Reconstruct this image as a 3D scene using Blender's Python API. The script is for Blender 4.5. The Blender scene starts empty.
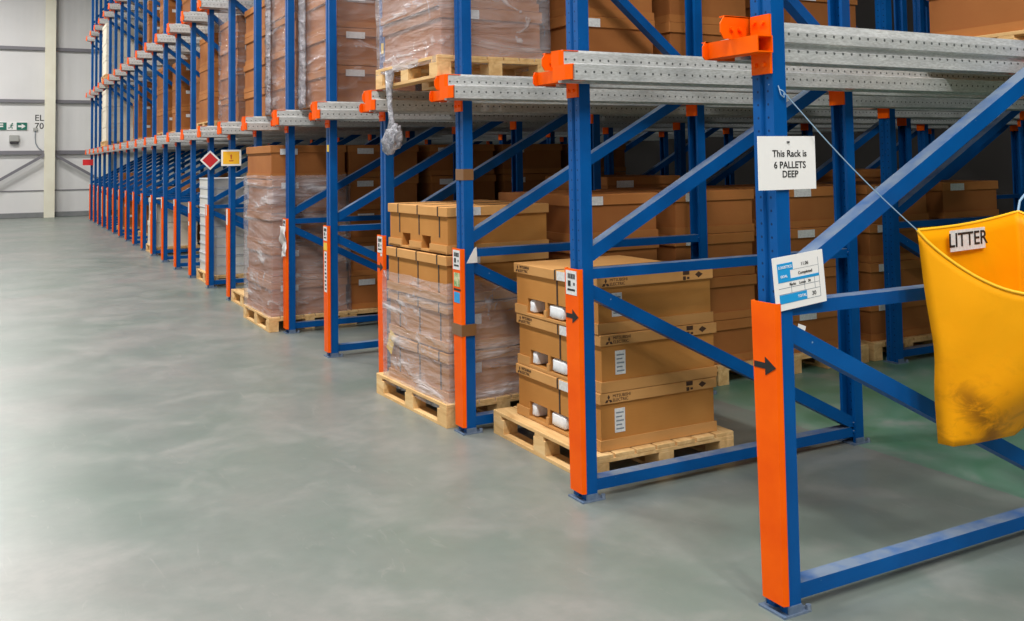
import bpy, bmesh, math, random
from mathutils import Vector, Matrix, noise as mnoise
random.seed(7)
scene = bpy.context.scene
COL = scene.collection
PI = math.pi
S = 1.35                      # spacing of the rack frames along the aisle
NF = 23                       # frames in the row
L1, L2, L3 = 2.215, 3.99, 5.77   # top of the rails on the three levels
BAY = 1.925                   # depth of one upright frame
ORD = ['first', 'second', 'third', 'fourth', 'fifth', 'sixth', 'seventh', 'eighth', 'ninth', 'tenth', 'eleventh', 'twelfth',
       'thirteenth', 'fourteenth', 'fifteenth', 'sixteenth', 'seventeenth', 'eighteenth', 'nineteenth', 'twentieth',
       'twenty-first', 'twenty-second', 'twenty-third']

# ------------------------------------------------------------------ camera
FPX, CX, CY = 952.28553, 504.24972, 113.08413
YAW, PITCH, ROLL = 0.48888, 0.05014, -0.01466
CAMP = Vector((-2.56368, -2.67065, 1.67689))
fw = Vector((math.sin(YAW) * math.cos(PITCH), math.cos(YAW) * math.cos(PITCH), math.sin(PITCH)))
r0 = Vector((math.cos(YAW), -math.sin(YAW), 0)); u0 = r0.cross(fw)
cr, sr = math.cos(ROLL), math.sin(ROLL)
rt = cr * r0 + sr * u0; up = -sr * r0 + cr * u0
cd = bpy.data.cameras.new('camera'); cam = bpy.data.objects.new('camera', cd); COL.objects.link(cam)
m = Matrix.Identity(4)
for i in range(3):
    m[i][0] = rt[i]; m[i][1] = up[i]; m[i][2] = -fw[i]; m[i][3] = CAMP[i]
cam.matrix_world = m
cd.sensor_width = 36; cd.sensor_fit = 'HORIZONTAL'; cd.lens = 36 * FPX / 1024
cd.shift_x = (512 - CX) / 1024; cd.shift_y = -(310.5 - CY) / 1024
cd.clip_start = .05; cd.clip_end = 200
scene.camera = cam

def uv(p):
    d = Vector(p) - CAMP; z = d.dot(fw)
    if z < .1: return None
    return CX + FPX * d.dot(rt) / z, CY - FPX * d.dot(up) / z

def in_view(x0, x1, y0, y1, z0, z1):
    us = []; vs = []
    for x in (x0, x1):
        for y in (y0, y1):
            for z in (z0, z1):
                q = uv((x, y, z))
                if q: us.append(q[0]); vs.append(q[1])
    return bool(us) and max(us) > 0 and min(us) < 1024 and max(vs) > 0 and min(vs) < 621

# ------------------------------------------------------------------ materials
def srgb(r, g, b):
    f = lambda c: (c / 255 / 12.92) if c / 255 <= .04045 else ((c / 255 + .055) / 1.055) ** 2.4
    return (f(r), f(g), f(b), 1)

class NT:
    def __init__(s, name):
        s.m = bpy.data.materials.new(name); s.m.use_nodes = True
        s.n = s.m.node_tree.nodes; s.l = s.m.node_tree.links
        s.bsdf = s.n['Principled BSDF']; s.out = s.n['Material Output']
    def node(s, t, **k):
        n = s.n.new(t)
        for a, b in k.items(): setattr(n, a, b)
        return n
    def set(s, sock, v):
        if hasattr(v, 'is_linked') or hasattr(v, 'links'): s.l.new(v, sock)
        else: sock.default_value = v
    def coord(s, scale=(1, 1, 1), rot=(0, 0, 0), kind='Object'):
        t = s.node('ShaderNodeTexCoord'); mp = s.node('ShaderNodeMapping')
        mp.inputs['Scale'].default_value = scale; mp.inputs['Rotation'].default_value = rot
        s.l.new(t.outputs[kind], mp.inputs[0]); return mp.outputs[0]
    def noise(s, vec, scale=5, detail=4, rough=.55, dist=0):
        n = s.node('ShaderNodeTexNoise'); s.l.new(vec, n.inputs['Vector'])
        n.inputs['Scale'].default_value = scale; n.inputs['Detail'].default_value = detail
        n.inputs['Roughness'].default_value = rough; n.inputs['Distortion'].default_value = dist
        return n.outputs['Fac']
    def ramp(s, fac, stops):
        n = s.node('ShaderNodeValToRGB'); s.l.new(fac, n.inputs[0]); e = n.color_ramp.elements
        while len(e) < len(stops): e.new(.5)
        for k, (p, c) in enumerate(stops): e[k].position = p; e[k].color = c if len(c) == 4 else (*c, 1)
        return n.outputs[0]
    def mix(s, fac, a, b, blend='MIX'):
        n = s.node('ShaderNodeMix', data_type='RGBA', blend_type=blend)
        s.set(n.inputs[0], fac); s.set(n.inputs[6], a); s.set(n.inputs[7], b); return n.outputs[2]
    def math(s, op, a, b=None, c=None):
        n = s.node('ShaderNodeMath', operation=op); s.set(n.inputs[0], a)
        if b is not None: s.set(n.inputs[1], b)
        if c is not None: s.set(n.inputs[2], c)
        return n.outputs[0]
    def bump(s, h, strength=.2, dist=.01):
        n = s.node('ShaderNodeBump'); n.inputs['Strength'].default_value = strength; n.inputs['Distance'].default_value = dist
        s.l.new(h, n.inputs['Height']); s.l.new(n.outputs[0], s.bsdf.inputs['Normal'])
    def base(s, v): s.set(s.bsdf.inputs['Base Color'], v)
    def rough(s, v): s.set(s.bsdf.inputs['Roughness'], v)
    def metal(s, v): s.set(s.bsdf.inputs['Metallic'], v)

W1 = (1, 1, 1, 1); B1 = (0, 0, 0, 1)
def plain(name, col, rough=.5, metal=0):
    t = NT(name); t.base(col); t.rough(rough); t.metal(metal); return t.m

def varied(name, c1, c2, scale=6, rough=.5, stretch=(1, 1, 1), bump=0, detail=4):
    t = NT(name); v = t.coord(stretch); n = t.noise(v, scale, detail)
    t.base(t.ramp(n, [(.3, c1), (.7, c2)])); t.rough(rough)
    if bump: t.bump(n, bump, .004)
    return t.m

def holes(t, ax, pitch, across, centres, radius, vec=None):
    """mask (1 in the hole) for rows of punched holes; ax = running axis 0..2, across = other axis"""
    tc = t.node('ShaderNodeTexCoord'); sp = t.node('ShaderNodeSeparateXYZ'); t.l.new(tc.outputs['Object'], sp.inputs[0])
    a = sp.outputs[ax]; b = sp.outputs[across]
    fr = t.math('SUBTRACT', t.math('FRACT', t.math('DIVIDE', a, pitch)), .5)
    fr = t.math('MULTIPLY', fr, pitch); fr = t.math('MULTIPLY', fr, fr)
    res = None
    for c in centres:
        d = t.math('SUBTRACT', b, c); d = t.math('MULTIPLY', d, d)
        k = t.math('LESS_THAN', t.math('ADD', fr, d), radius * radius)
        res = k if res is None else t.math('MAXIMUM', res, k)
    return res

def blue_mat(name, punched):
    t = NT(name); v = t.coord()
    n = t.noise(v, 3, 5); n2 = t.noise(v, 26, 3, .7)
    c = t.ramp(n, [(.3, srgb(0, 72, 136)), (.7, srgb(0, 86, 157))])
    c = t.mix(t.ramp(n2, [(.735, B1), (.76, W1)]), c, srgb(120, 150, 180))
    ge = t.node('ShaderNodeNewGeometry'); gs = t.node('ShaderNodeSeparateXYZ'); t.l.new(ge.outputs['Normal'], gs.inputs[0])
    dust = t.math('MULTIPLY', t.math('GREATER_THAN', gs.outputs[2], .55), t.ramp(t.noise(v, 9, 4), [(.3, (.25, .25, .25, 1)), (.6, (.8, .8, .8, 1))]))
    c = t.mix(dust, c, srgb(126, 138, 150))
    if punched:
        h = holes(t, 2, .05, 1, (.028, .082), .005)
        c = t.mix(h, c, srgb(2, 40, 88))
    t.base(c); t.rough(.42); t.bsdf.inputs['Specular IOR Level'].default_value = .2; return t.m
M = {}
M['blue_post'] = blue_mat('blue_painted_punched_steel', True)
M['blue'] = blue_mat('blue_painted_steel', False)
def orange_mat():
    t = NT('orange_painted_steel'); v = t.coord(); n = t.noise(v, 5, 5); n2 = t.noise(v, 30, 4, .7)
    c = t.ramp(n, [(.3, srgb(236, 84, 0)), (.7, srgb(250, 100, 0))])
    c = t.mix(t.ramp(n2, [(.72, B1), (.78, W1)]), c, srgb(170, 70, 20))
    t.base(c); t.rough(.45); t.bsdf.inputs['Specular IOR Level'].default_value = .12; return t.m
M['orange'] = orange_mat()
def steel_mat():
    t = NT('galvanised_punched_steel'); v = t.coord((1, 1, 4)); n = t.noise(v, 7, 5); n2 = t.noise(v, 40, 3)
    c = t.ramp(n, [(.3, srgb(188, 190, 190)), (.7, srgb(214, 215, 213))])
    c = t.mix(t.ramp(n2, [(.35, (.6, .6, .6, 1)), (.6, (0, 0, 0, 1))]), c, srgb(160, 160, 156))
    h = holes(t, 0, .05, 2, (-.048, -.116), .0062)
    # two staggered-looking rows: only the two visible ones of each face matter
    c = t.mix(h, c, srgb(78, 80, 80))
    t.base(c); t.metal(t.math('SUBTRACT', .3, t.math('MULTIPLY', h, .3))); t.rough(.5); return t.m
M['steel'] = steel_mat()
M['zinc'] = varied('zinc_plated_steel', srgb(150, 155, 160), srgb(190, 195, 200), 20, .4)
def card_mat(name, c1, c2):
    t = NT(name); v = t.coord((1, 1, 1)); n = t.noise(v, 2.5, 5); oi = t.node('ShaderNodeObjectInfo')
    fl = t.noise(t.coord((4, 4, 90)), 3, 2)
    c = t.ramp(n, [(.25, c1), (.75, c2)])
    c = t.mix(t.math('MULTIPLY', oi.outputs['Random'], .28), c, tuple(.72 * x for x in c1[:3]) + (1,))
    c = t.mix(t.math('MULTIPLY', fl, .22), c, tuple(.6 * x for x in c1[:3]) + (1,))
    t.base(c); t.rough(.75); t.bsdf.inputs['Specular IOR Level'].default_value = .2; t.bump(n, .08, .004); return t.m
M['card'] = card_mat('tan_corrugated_cardboard', srgb(184, 122, 58), srgb(204, 144, 76))
M['card_lid'] = card_mat('light_corrugated_cardboard', srgb(200, 144, 82), srgb(218, 164, 102))
M['card_brown'] = card_mat('brown_corrugated_cardboard', srgb(158, 96, 50), srgb(178, 114, 62))
M['card_brown_lid'] = card_mat('brown_cardboard_lid', srgb(172, 108, 56), srgb(190, 126, 70))
M['card_white'] = card_mat('white_cardboard', srgb(212, 210, 204), srgb(228, 226, 220))
M['card_cream'] = card_mat('cream_cardboard', srgb(226, 216, 196), srgb(238, 230, 212))
M['card_white_lid'] = card_mat('grey_white_cardboard_lid', srgb(208, 208, 210), srgb(222, 222, 222))
def wood_mat():
    t = NT('pale_pallet_wood'); v = t.coord((3, .5, 3)); n = t.noise(v, 6, 6, .6, .6)
    oi = t.node('ShaderNodeObjectInfo')
    c = t.ramp(n, [(.25, srgb(196, 148, 88)), (.55, srgb(232, 192, 132)), (.8, srgb(242, 210, 158))])
    c = t.mix(t.math('MULTIPLY', oi.outputs['Random'], .3), c, srgb(190, 146, 92))
    t.base(c); t.rough(.7); t.bump(n, .15, .003); return t.m
M['wood'] = wood_mat()
M['white'] = plain('white_paper', srgb(236, 234, 232), .6)
M['label'] = varied('white_printed_label', srgb(205, 205, 205), srgb(232, 232, 230), 60, .5, (1, 1, 1))
M['black'] = plain('black_ink', srgb(22, 20, 20), .6)
M['brown_ink'] = plain('dark_brown_ink', srgb(70, 44, 26), .7)
M['strap'] = plain('dark_strapping', srgb(60, 44, 34), .5)
M['foam'] = varied('white_foam', srgb(225, 228, 232), srgb(245, 246, 248), 30, .7)
M['cyan'] = plain('cyan_ink', srgb(20, 150, 215), .5)
M['greyline'] = plain('grey_ink', srgb(120, 130, 140), .5)
M['yellow_sign'] = varied('yellow_sign_paint', srgb(246, 178, 12), srgb(250, 190, 20), 3, .5)
M['red_sign'] = plain('red_sign_paint', srgb(205, 22, 30), .5)
M['green_sign'] = plain('green_sign_paint', srgb(0, 106, 88), .45)
M['green_sticker'] = varied('green_sticker', srgb(60, 140, 60), srgb(230, 220, 180), 30, .5)
M['tape'] = plain('brown_parcel_tape', srgb(120, 84, 50), .35)
M['yellow_sticker'] = plain('yellow_sticker', srgb(235, 195, 60), .5)
M['galv_wire'] = plain('pale_blue_wire', srgb(150, 180, 205), .4)
M['grey_plastic'] = plain('grey_plastic', srgb(168, 168, 164), .5)
M['dark_plastic'] = plain('dark_plastic', srgb(60, 56, 60), .5)

def film_mat(name, k):
    t = NT(name)
    v = t.coord((.6, .6, 4), (.12, .10, 0)); n = t.noise(v, 2.4, 4, .55, .5)
    n3 = t.noise(t.coord((1.5, 1.5, 3), (.7, .5, 0)), 2.2, 5, .6, 1.4); n2 = t.noise(t.coord((2, 2, 2)), 5, 4, .6, .8)
    t.base(srgb(226, 222, 226)); t.rough(t.math('MULTIPLY_ADD', n2, .2, .06))
    hgt = t.math('ADD', n, t.math('MULTIPLY', n3, .6)); t.bump(hgt, 1.0, .05)
    tr = t.node('ShaderNodeBsdfTransparent'); mx = t.node('ShaderNodeMixShader')
    tr.inputs[0].default_value = (.93, .92, .93, 1)
    st = t.ramp(n, [(.38, (.20, .20, .20, 1)), (.58, (.34, .34, .34, 1)), (.67, (.72, .72, .72, 1))])
    s2 = t.ramp(n3, [(.60, B1), (.70, (.4, .4, .4, 1))])
    t.l.new(t.math('MULTIPLY', t.math('ADD', st, s2), k), mx.inputs[0]); t.l.new(tr.outputs[0], mx.inputs[1]); t.l.new(t.bsdf.outputs[0], mx.inputs[2])
    t.l.new(mx.outputs[0], t.out.inputs[0]); return t.m
M['film'] = film_mat('clear_stretch_film', .95)
M['film_thin'] = film_mat('thin_clear_stretch_film', .5)
def film_dense(name, c1, c2):
    t = NT(name); n = t.noise(t.coord((1, 1, 1)), 22, 5, .7, 1)
    t.base(t.ramp(n, [(.3, c1), (.7, c2)])); t.rough(.2); t.bump(n, .8, .02)
    tr = t.node('ShaderNodeBsdfTransparent'); mx = t.node('ShaderNodeMixShader')
    t.l.new(t.ramp(n, [(.3, (.45, .45, .45, 1)), (.7, W1)]), mx.inputs[0])
    t.l.new(tr.outputs[0], mx.inputs[1]); t.l.new(t.bsdf.outputs[0], mx.inputs[2]); t.l.new(mx.outputs[0], t.out.inputs[0])
    return t.m
M['film_dense'] = film_dense('bunched_stretch_film', srgb(120, 120, 128), srgb(205, 205, 212))
M['film_bunch'] = film_mat('white_bunched_stretch_film', 2.0)

def floor_mat():
    t = NT('worn_grey_green_floor_paint')
    v = t.coord((1, 1, 1)); big = t.noise(v, .55, 5, .6, .6); mid = t.noise(v, 1.9, 6, .6, .5); fine = t.noise(v, 11, 6, .65)
    c = t.ramp(big, [(.3, srgb(106, 120, 111)), (.5, srgb(120, 127, 121)), (.7, srgb(137, 135, 131))])
    worn = t.ramp(mid, [(.50, B1), (.66, (.75, .75, .75, 1))])
    c = t.mix(t.math('MULTIPLY', worn, .5), c, srgb(150, 147, 143))
    c = t.mix(t.ramp(fine, [(.35, (.3, .3, .3, 1)), (.6, B1)]), c, srgb(106, 114, 108))
    # scratched pale streaks
    stv = t.coord((3, .7, 1), (0, 0, .5)); sn = t.noise(stv, 3, 6, .7, 1.5)
    c = t.mix(t.ramp(sn, [(.62, B1), (.74, (.4, .4, .4, 1))]), c, srgb(162, 158, 154))
    # green painted slab deeper inside the rack, straight joint at x = 1.86
    tc = t.node('ShaderNodeTexCoord'); sp = t.node('ShaderNodeSeparateXYZ'); t.l.new(tc.outputs['Object'], sp.inputs[0])
    wob = t.math('MULTIPLY_ADD', fine, .05, -.025)
    inside = t.math('GREATER_THAN', t.math('ADD', sp.outputs[0], wob), 1.86)
    g = t.ramp(mid, [(.35, srgb(70, 128, 96)), (.55, srgb(104, 142, 122)), (.7, srgb(140, 150, 142))])
    c = t.mix(t.math('MULTIPLY', inside, .85), c, g)
    # faint green wash where the paint is fresher in the first bay
    t.base(c)
    t.rough(t.ramp(mid, [(.3, (.30, .30, .30, 1)), (.7, (.46, .46, .46, 1))]))
    t.bsdf.inputs['Specular IOR Level'].default_value = .55
    t.bump(fine, .05, .003); return t.m
M['floor'] = floor_mat()
def wall_mat():
    t = NT('white_cladding_panel'); v = t.coord((1, 1, 1)); n = t.noise(v, .5, 4)
    w = t.node('ShaderNodeTexWave', wave_type='BANDS', bands_direction='X'); t.l.new(t.coord((1, 1, 1)), w.inputs['Vector'])
    w.inputs['Scale'].default_value = 1.6; w.inputs['Distortion'].default_value = 0
    c = t.ramp(n, [(.3, srgb(218, 217, 216)), (.7, srgb(228, 227, 226))])
    t.base(c); t.rough(.5); t.bump(w.outputs['Fac'], .12, .01); return t.m
M['wall'] = wall_mat()
M['purlin'] = plain('grey_purlin_paint', srgb(120, 118, 124), .5)
M['column'] = varied('cream_column_paint', srgb(232, 226, 204), srgb(240, 236, 216), 2, .5)
M['kerb'] = varied('grey_kerb_paint', srgb(118, 120, 122), srgb(134, 136, 136), 3, .6)
M['ceiling'] = plain('grey_roof_liner', srgb(150, 150, 150), .8)
M['shade_wall'] = plain('wall_painted_as_shade', srgb(62, 58, 56), .8)  # shade put into the colour, standing in for unlit racking
def bag_mat():
    t = NT('yellow_woven_sheet'); v = t.coord((1, 1, 1)); n = t.noise(v, 3.2, 5, .6, .6)
    tc = t.node('ShaderNodeTexCoord'); sp = t.node('ShaderNodeSeparateXYZ'); t.l.new(tc.outputs['Object'], sp.inputs[0])
    c = t.ramp(n, [(.3, srgb(242, 158, 0)), (.7, srgb(252, 174, 0))])
    d = t.noise(t.coord((2.2, 2.2, 3.5), (0, .7, 0)), 3.2, 6, .65, .7)
    low = t.node('ShaderNodeMapRange'); t.l.new(sp.outputs[2], low.inputs[0])
    low.inputs[1].default_value = .95; low.inputs[2].default_value = .62; low.inputs[3].default_value = 0; low.inputs[4].default_value = 1
    # oily diagonal smear near the lower left corner
    ax = t.math('SUBTRACT', sp.outputs[0], .835); az = t.math('SUBTRACT', sp.outputs[2], .645)
    off = t.math('ABSOLUTE', t.math('ADD', t.math('MULTIPLY', ax, .72), t.math('MULTIPLY', az, .69)))
    alo = t.math('ABSOLUTE', t.math('SUBTRACT', t.math('MULTIPLY', ax, .69), t.math('MULTIPLY', az, .72)))
    smear = t.math('MULTIPLY', t.ramp(off, [(.01, W1), (.06, B1)]), t.ramp(alo, [(.10, W1), (.22, B1)]))
    stain = t.math('MULTIPLY', t.ramp(d, [(.40, B1), (.56, W1)]), smear)
    c = t.mix(t.math('MULTIPLY', stain, .62), c, srgb(84, 44, 10))
    c = t.mix(t.math('MULTIPLY', t.math('MULTIPLY', t.ramp(d, [(.5, B1), (.62, W1)]), low.outputs[0]), .3), c, srgb(120, 70, 14))
    grime = t.math('MULTIPLY', t.ramp(n, [(.42, B1), (.62, W1)]), .22)
    c = t.mix(grime, c, srgb(196, 124, 10))
    t.base(c); t.rough(.5); t.bsdf.inputs['Specular IOR Level'].default_value = .2; t.bump(n, .25, .02)
    return t.m
M['bag'] = bag_mat()
M['bag_hem'] = plain('yellow_hem_tape', srgb(255, 196, 40), .45)

# ------------------------------------------------------------------ mesh helpers
def bm_box(bm, x0, x1, y0, y1, z0, z1):
    vs = [bm.verts.new(p) for p in ((x0, y0, z0), (x1, y0, z0), (x1, y1, z0), (x0, y1, z0), (x0, y0, z1), (x1, y0, z1), (x1, y1, z1), (x0, y1, z1))]
    for f in ((0, 3, 2, 1), (4, 5, 6, 7), (0, 1, 5, 4), (1, 2, 6, 5), (2, 3, 7, 6), (3, 0, 4, 7)):
        bm.faces.new([vs[i] for i in f])
    return vs

def bm_prism(bm, poly, axis, a, b):
    """extrude a 2-D polygon along axis ('x','y','z') from a to b; poly lists the other two coordinates in xyz order"""
    def P(q, t):
        return {'x': (t, q[0], q[1]), 'y': (q[0], t, q[1]), 'z': (q[0], q[1], t)}[axis]
    A = [bm.verts.new(P(q, a)) for q in poly]; Bv = [bm.verts.new(P(q, b)) for q in poly]
    n = len(poly)
    for i in range(n): bm.faces.new((A[i], A[(i + 1) % n], Bv[(i + 1) % n], Bv[i]))
    try: bm.faces.new(A[::-1]); bm.faces.new(Bv)
    except ValueError: pass

def bm_tube(bm, pts, r, seg=8, cap=True):
    rings = []
    pts = [Vector(p) for p in pts]
    for i, p in enumerate(pts):
        d = (pts[min(i + 1, len(pts) - 1)] - pts[max(i - 1, 0)]).normalized()
        a = d.cross(Vector((0, 0, 1)));
        if a.length < .05: a = d.cross(Vector((1, 0, 0)))
        a.normalize(); b = d.cross(a)
        rr = r[i] if isinstance(r, (list, tuple)) else r
        rings.append([bm.verts.new(p + rr * (math.cos(2 * PI * k / seg) * a + math.sin(2 * PI * k / seg) * b)) for k in range(seg)])
    for R0, R1 in zip(rings, rings[1:]):
        for k in range(seg): bm.faces.new((R0[k], R0[(k + 1) % seg], R1[(k + 1) % seg], R1[k]))
    if cap: bm.faces.new(rings[0][::-1]); bm.faces.new(rings[-1])

def mesh(name, bm, mat, bevel=0, smooth=False):
    bmesh.ops.recalc_face_normals(bm, faces=bm.faces[:])
    if bevel: bmesh.ops.bevel(bm, geom=[e for e in bm.edges], offset=bevel, segments=1, affect='EDGES', clamp_overlap=True)
    me = bpy.data.meshes.new(name); bm.to_mesh(me); bm.free()
    me.materials.append(M[mat] if isinstance(mat, str) else mat)
    if smooth:
        for p in me.polygons: p.use_smooth = True
    return me

def boxmesh(name, dims, mat, bevel=0):
    bm = bmesh.new()
    for d in (dims if isinstance(dims[0], (tuple, list)) else [dims]): bm_box(bm, *d)
    return mesh(name, bm, mat, bevel)

def put(name, me, parent=None, loc=(0, 0, 0), rot=(0, 0, 0), label=None):
    o = bpy.data.objects.new(name, me); COL.objects.link(o); o.location = loc; o.rotation_euler = rot
    if parent is not None: o.parent = parent
    if label: o['label'] = label
    return o

def tag(o, label, cat, group=None, kind=None):
    o['label'] = label; o['category'] = cat
    if group: o['group'] = group
    if kind: o['kind'] = kind
    return o

def thing(name, label, cat, loc=(0, 0, 0), rot=(0, 0, 0), group=None):
    return tag(put(name, None, None, loc, rot), label, cat, group)

def struct(name, me, label=None, cat=None, loc=(0, 0, 0)):
    o = put(name, me, None, loc); o['kind'] = 'structure'
    if label: o['label'] = label
    if cat: o['category'] = cat
    return o

def text_mesh(body, size, mat, align='CENTER', ext=.0006, bold=0):
    cu = bpy.data.curves.new('lettering', 'FONT'); cu.body = body; cu.size = size; cu.align_x = align; cu.align_y = 'CENTER'
    cu.extrude = ext; cu.space_line = .95; cu.offset = bold; cu.resolution_u = 3
    o = bpy.data.objects.new('lettering', cu); COL.objects.link(o)
    dg = bpy.context.evaluated_depsgraph_get(); dg.update()
    me = bpy.data.meshes.new_from_object(o.evaluated_get(dg))
    bpy.data.objects.remove(o); bpy.data.curves.remove(cu)
    me.name = 'lettering'; me.materials.clear(); me.materials.append(M[mat]); return me

# plates facing -Y (the near side) have rot (90deg,0,0); facing -X (the aisle) rot (90,0,-90)
RY = (PI / 2, 0, 0)
RX = (PI / 2, 0, -PI / 2)

# ------------------------------------------------------------------ the setting
WY = 33.3
struct('floor', boxmesh('floor', (-14, 14, -14, WY + .2, -.1, 0), 'floor'), 'grey green painted warehouse floor with worn patches', 'floor')
struct('wall_back', boxmesh('wall_back', (-14, 14, WY, WY + .2, 0, 9), 'wall'), 'white clad end wall beyond the racking', 'wall')
struct('wall_right', boxmesh('wall_right', (12.2, 12.4, -14, WY, 0, 9), 'shade_wall'), 'wall painted dark as shade behind the racking', 'wall')  # backdrop; its dark colour stands for the unlit depth
struct('wall_front', boxmesh('wall_front', (-14, 12.4, -14.2, -14, 0, 9), 'wall'), 'unseen white clad wall behind the camera, added to cut light', 'wall')  # out of view, added to keep level light out of the rack
struct('wall_left', boxmesh('wall_left', (-14.2, -14, -14, WY + .2, 0, 3.6), 'wall'), 'unseen low white wall far left, added to screen low light', 'wall')  # added to stop low world light glaring on the floor; open above
struct('ceiling', boxmesh('ceiling', (-14, 14, -14, WY + .2, 9, 9.15), 'ceiling'), 'unseen grey warehouse roof, added to block light from above', 'ceiling')  # out of view, added so the rack interior stays dark
struct('baseboard_back', boxmesh('kerb', (-14, 12, WY - .12, WY, 0, .17), 'kerb', .01), 'grey kerb along foot of end wall', 'kerb')
n_trim = 0
def trim(me, label, cat):
    global n_trim
    n_trim += 1
    return struct('trim_%d' % n_trim, me, label, cat)
for z, h, w in ((.905, .03, 'thin grey rail low'), (2.19, .13, 'dark grey rail at door height'), (3.93, .11, 'dark grey rail second from the floor up'), (5.72, .11, 'dark grey rail high up')):
    trim(boxmesh('wall_rail', (-14, 12, WY - (.12 if h > .05 else .03), WY, z - h / 2, z + h / 2), 'purlin'), w + ' on end wall', 'rail')
def hbeam(x, w, d):
    bm = bmesh.new()
    bm_box(bm, x - w / 2, x + w / 2, WY - d, WY - d + .025, 0, 8.9)
    bm_box(bm, x - w / 2, x + w / 2, WY - .145, WY - .125, 0, 8.9)
    bm_box(bm, x - .02, x + .02, WY - d + .025, WY - .145, 0, 8.9)
    return mesh('column', bm, 'column')
trim(hbeam(-1.02, .32, .4), 'cream steel column against end wall', 'column')
trim(hbeam(.72, .30, .4), 'cream steel column behind the last rack frames', 'column')
def brace(x0, z0, x1, z1, lab):
    bm = bmesh.new(); d = Vector((x1 - x0, 0, z1 - z0)); n = Vector((-d.z, 0, d.x)).normalized() * .045
    bm_prism(bm, [(x0 + n.x, z0 + n.z), (x1 + n.x, z1 + n.z), (x1 - n.x, z1 - n.z), (x0 - n.x, z0 - n.z)], 'y', WY - .25, WY - .18)
    trim(mesh('wall_brace', bm, 'purlin'), lab, 'brace')
brace(-1.15, 2.12, -4.6, -.0, 'grey diagonal brace left of column on end wall')
brace(-.88, 2.12, 1.9, .4, 'grey diagonal brace right of column on end wall')

# exit sign, lettering, emergency light, cable on the end wall
t = thing('exit_sign', 'green and white exit sign with arrows on end wall', 'sign', (-2.22, WY, 3.08))
put('sign_board', boxmesh('sign_board', (-.52, .52, -.035, 0, -.13, .13), 'white', .004), t)
put('panel', boxmesh('panel', (-.515, -.1, -.04, -.035, -.125, .125), 'green_sign'), t)
put('panel', boxmesh('panel', (.2, .515, -.04, -.035, -.125, .125), 'green_sign'), t)
bm = bmesh.new(); bm_prism(bm, [(.24, .03), (.35, .03), (.35, .085), (.47, 0), (.35, -.085), (.35, -.03), (.24, -.03)], 'y', -.045, -.04)
put('arrow', mesh('arrow', bm, 'white'), t)
bm = bmesh.new(); bm_prism(bm, [(-.47, .02), (-.2, .02), (-.2, -.03), (-.47, -.03)], 'y', -.045, -.04); bm_prism(bm, [(-.44, .09), (-.2, .09), (-.2, .05), (-.44, .05)], 'y', -.045, -.04)
put('door_symbol', mesh('door_symbol', bm, 'white'), t)
bm = bmesh.new()   # running figure
bmesh.ops.create_circle(bm, cap_ends=True, radius=.024, segments=12, matrix=Matrix.Translation((.07, -.0405, .085)) @ Matrix.Rotation(PI / 2, 4, 'X'))
for a, b, w in (((.06, .06), (.03, -.02), .018), ((.05, .045), (.1, .02), .01), ((.055, .05), (0, .03), .01), ((.03, -.02), (.075, -.05), .012), ((.075, -.05), (.06, -.1), .011), ((.03, -.02), (-.01, -.06), .012), ((-.01, -.06), (-.06, -.06), .011)):
    a = Vector(a); b = Vector(b); d = (b - a).normalized(); n = Vector((-d.y, d.x)) * w
    bm_prism(bm, [tuple(a + n), tuple(b + n), tuple(b - n), tuple(a - n)], 'y', -.041, -.037)
put('figure_symbol', mesh('figure_symbol', bm, 'green_sign'), t)
me = text_mesh('EL\n70', .29, 'black', bold=.002)
tag(put('wall_lettering', me, None, (-1.335, WY - .004, 3.22), RY), 'black letters and number painted on end wall beside column', 'lettering')
t = thing('emergency_light', 'grey emergency light box under the green exit sign', 'light', (-2.09, WY, 2.62))
put('housing', boxmesh('housing', (-.15, .15, -.16, 0, -.06, .16), 'grey_plastic', .02), t)
put('lens', boxmesh('lens', (-.13, .13, -.13, -.01, -.13, -.06), 'dark_plastic', .015), t)
bm = bmesh.new(); bm_tube(bm, [(-1.45, WY - .03, 2.93), (-1.46, WY - .03, 2.7), (-1.44, WY - .03, 2.5), (-1.36, WY - .03, 2.35), (-1.25, WY - .03, 2.26)], .014)
t = tag(put('cable', mesh('cable', bm, 'greyline')), 'thin grey cable hanging from socket on end wall', 'cable')
put('socket', boxmesh('socket', (-1.52, -1.38, WY - .06, WY, 2.92, 3.03), 'grey_plastic', .01), t)

# ------------------------------------------------------------------ rack frames
PW, PD = .11, .065
HT = 7.6
def post_mesh(mirror=False):
    T = .004
    out = [(0, 0), (0, .040), (.012, .046), (.012, .064), (0, .070), (0, PW), (PD, PW), (PD, PW - .02), (PD - T, PW - .02), (PD - T, PW - T),
           (T, PW - T), (T, .073), (.016, .068), (.016, .042), (T, .037), (T, T), (PD - T, T), (PD - T, .02), (PD, .02), (PD, 0)]
    if mirror: out = [(PD - x, y) for x, y in out][::-1]
    bm = bmesh.new(); bm_prism(bm, out, 'z', .006, HT)
    return mesh('post', bm, 'blue_post')
ME = {}
ME['post'] = post_mesh(); ME['post_r'] = post_mesh(True)
bm = bmesh.new(); bm_box(bm, -.03, PD + .04, -.012, PW + .012, 0, .008)
for q in ((PD + .03, -.005), (PD + .03, PW + .005)):
    bmesh.ops.create_cone(bm, cap_ends=True, segments=6, radius1=.011, radius2=.011, depth=.02, matrix=Matrix.Translation((q[0], q[1], .016)))
bm_box(bm, -.002, PD, -.006, 0, .006, .035); bm_box(bm, -.002, PD, PW, PW + .006, .006, .035)
M['blue_grey'] = varied('scuffed_blue_grey_steel', srgb(60, 88, 122), srgb(120, 132, 150), 14, .5)
ME['foot'] = mesh('base_plate', bm, 'blue_grey')
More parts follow.
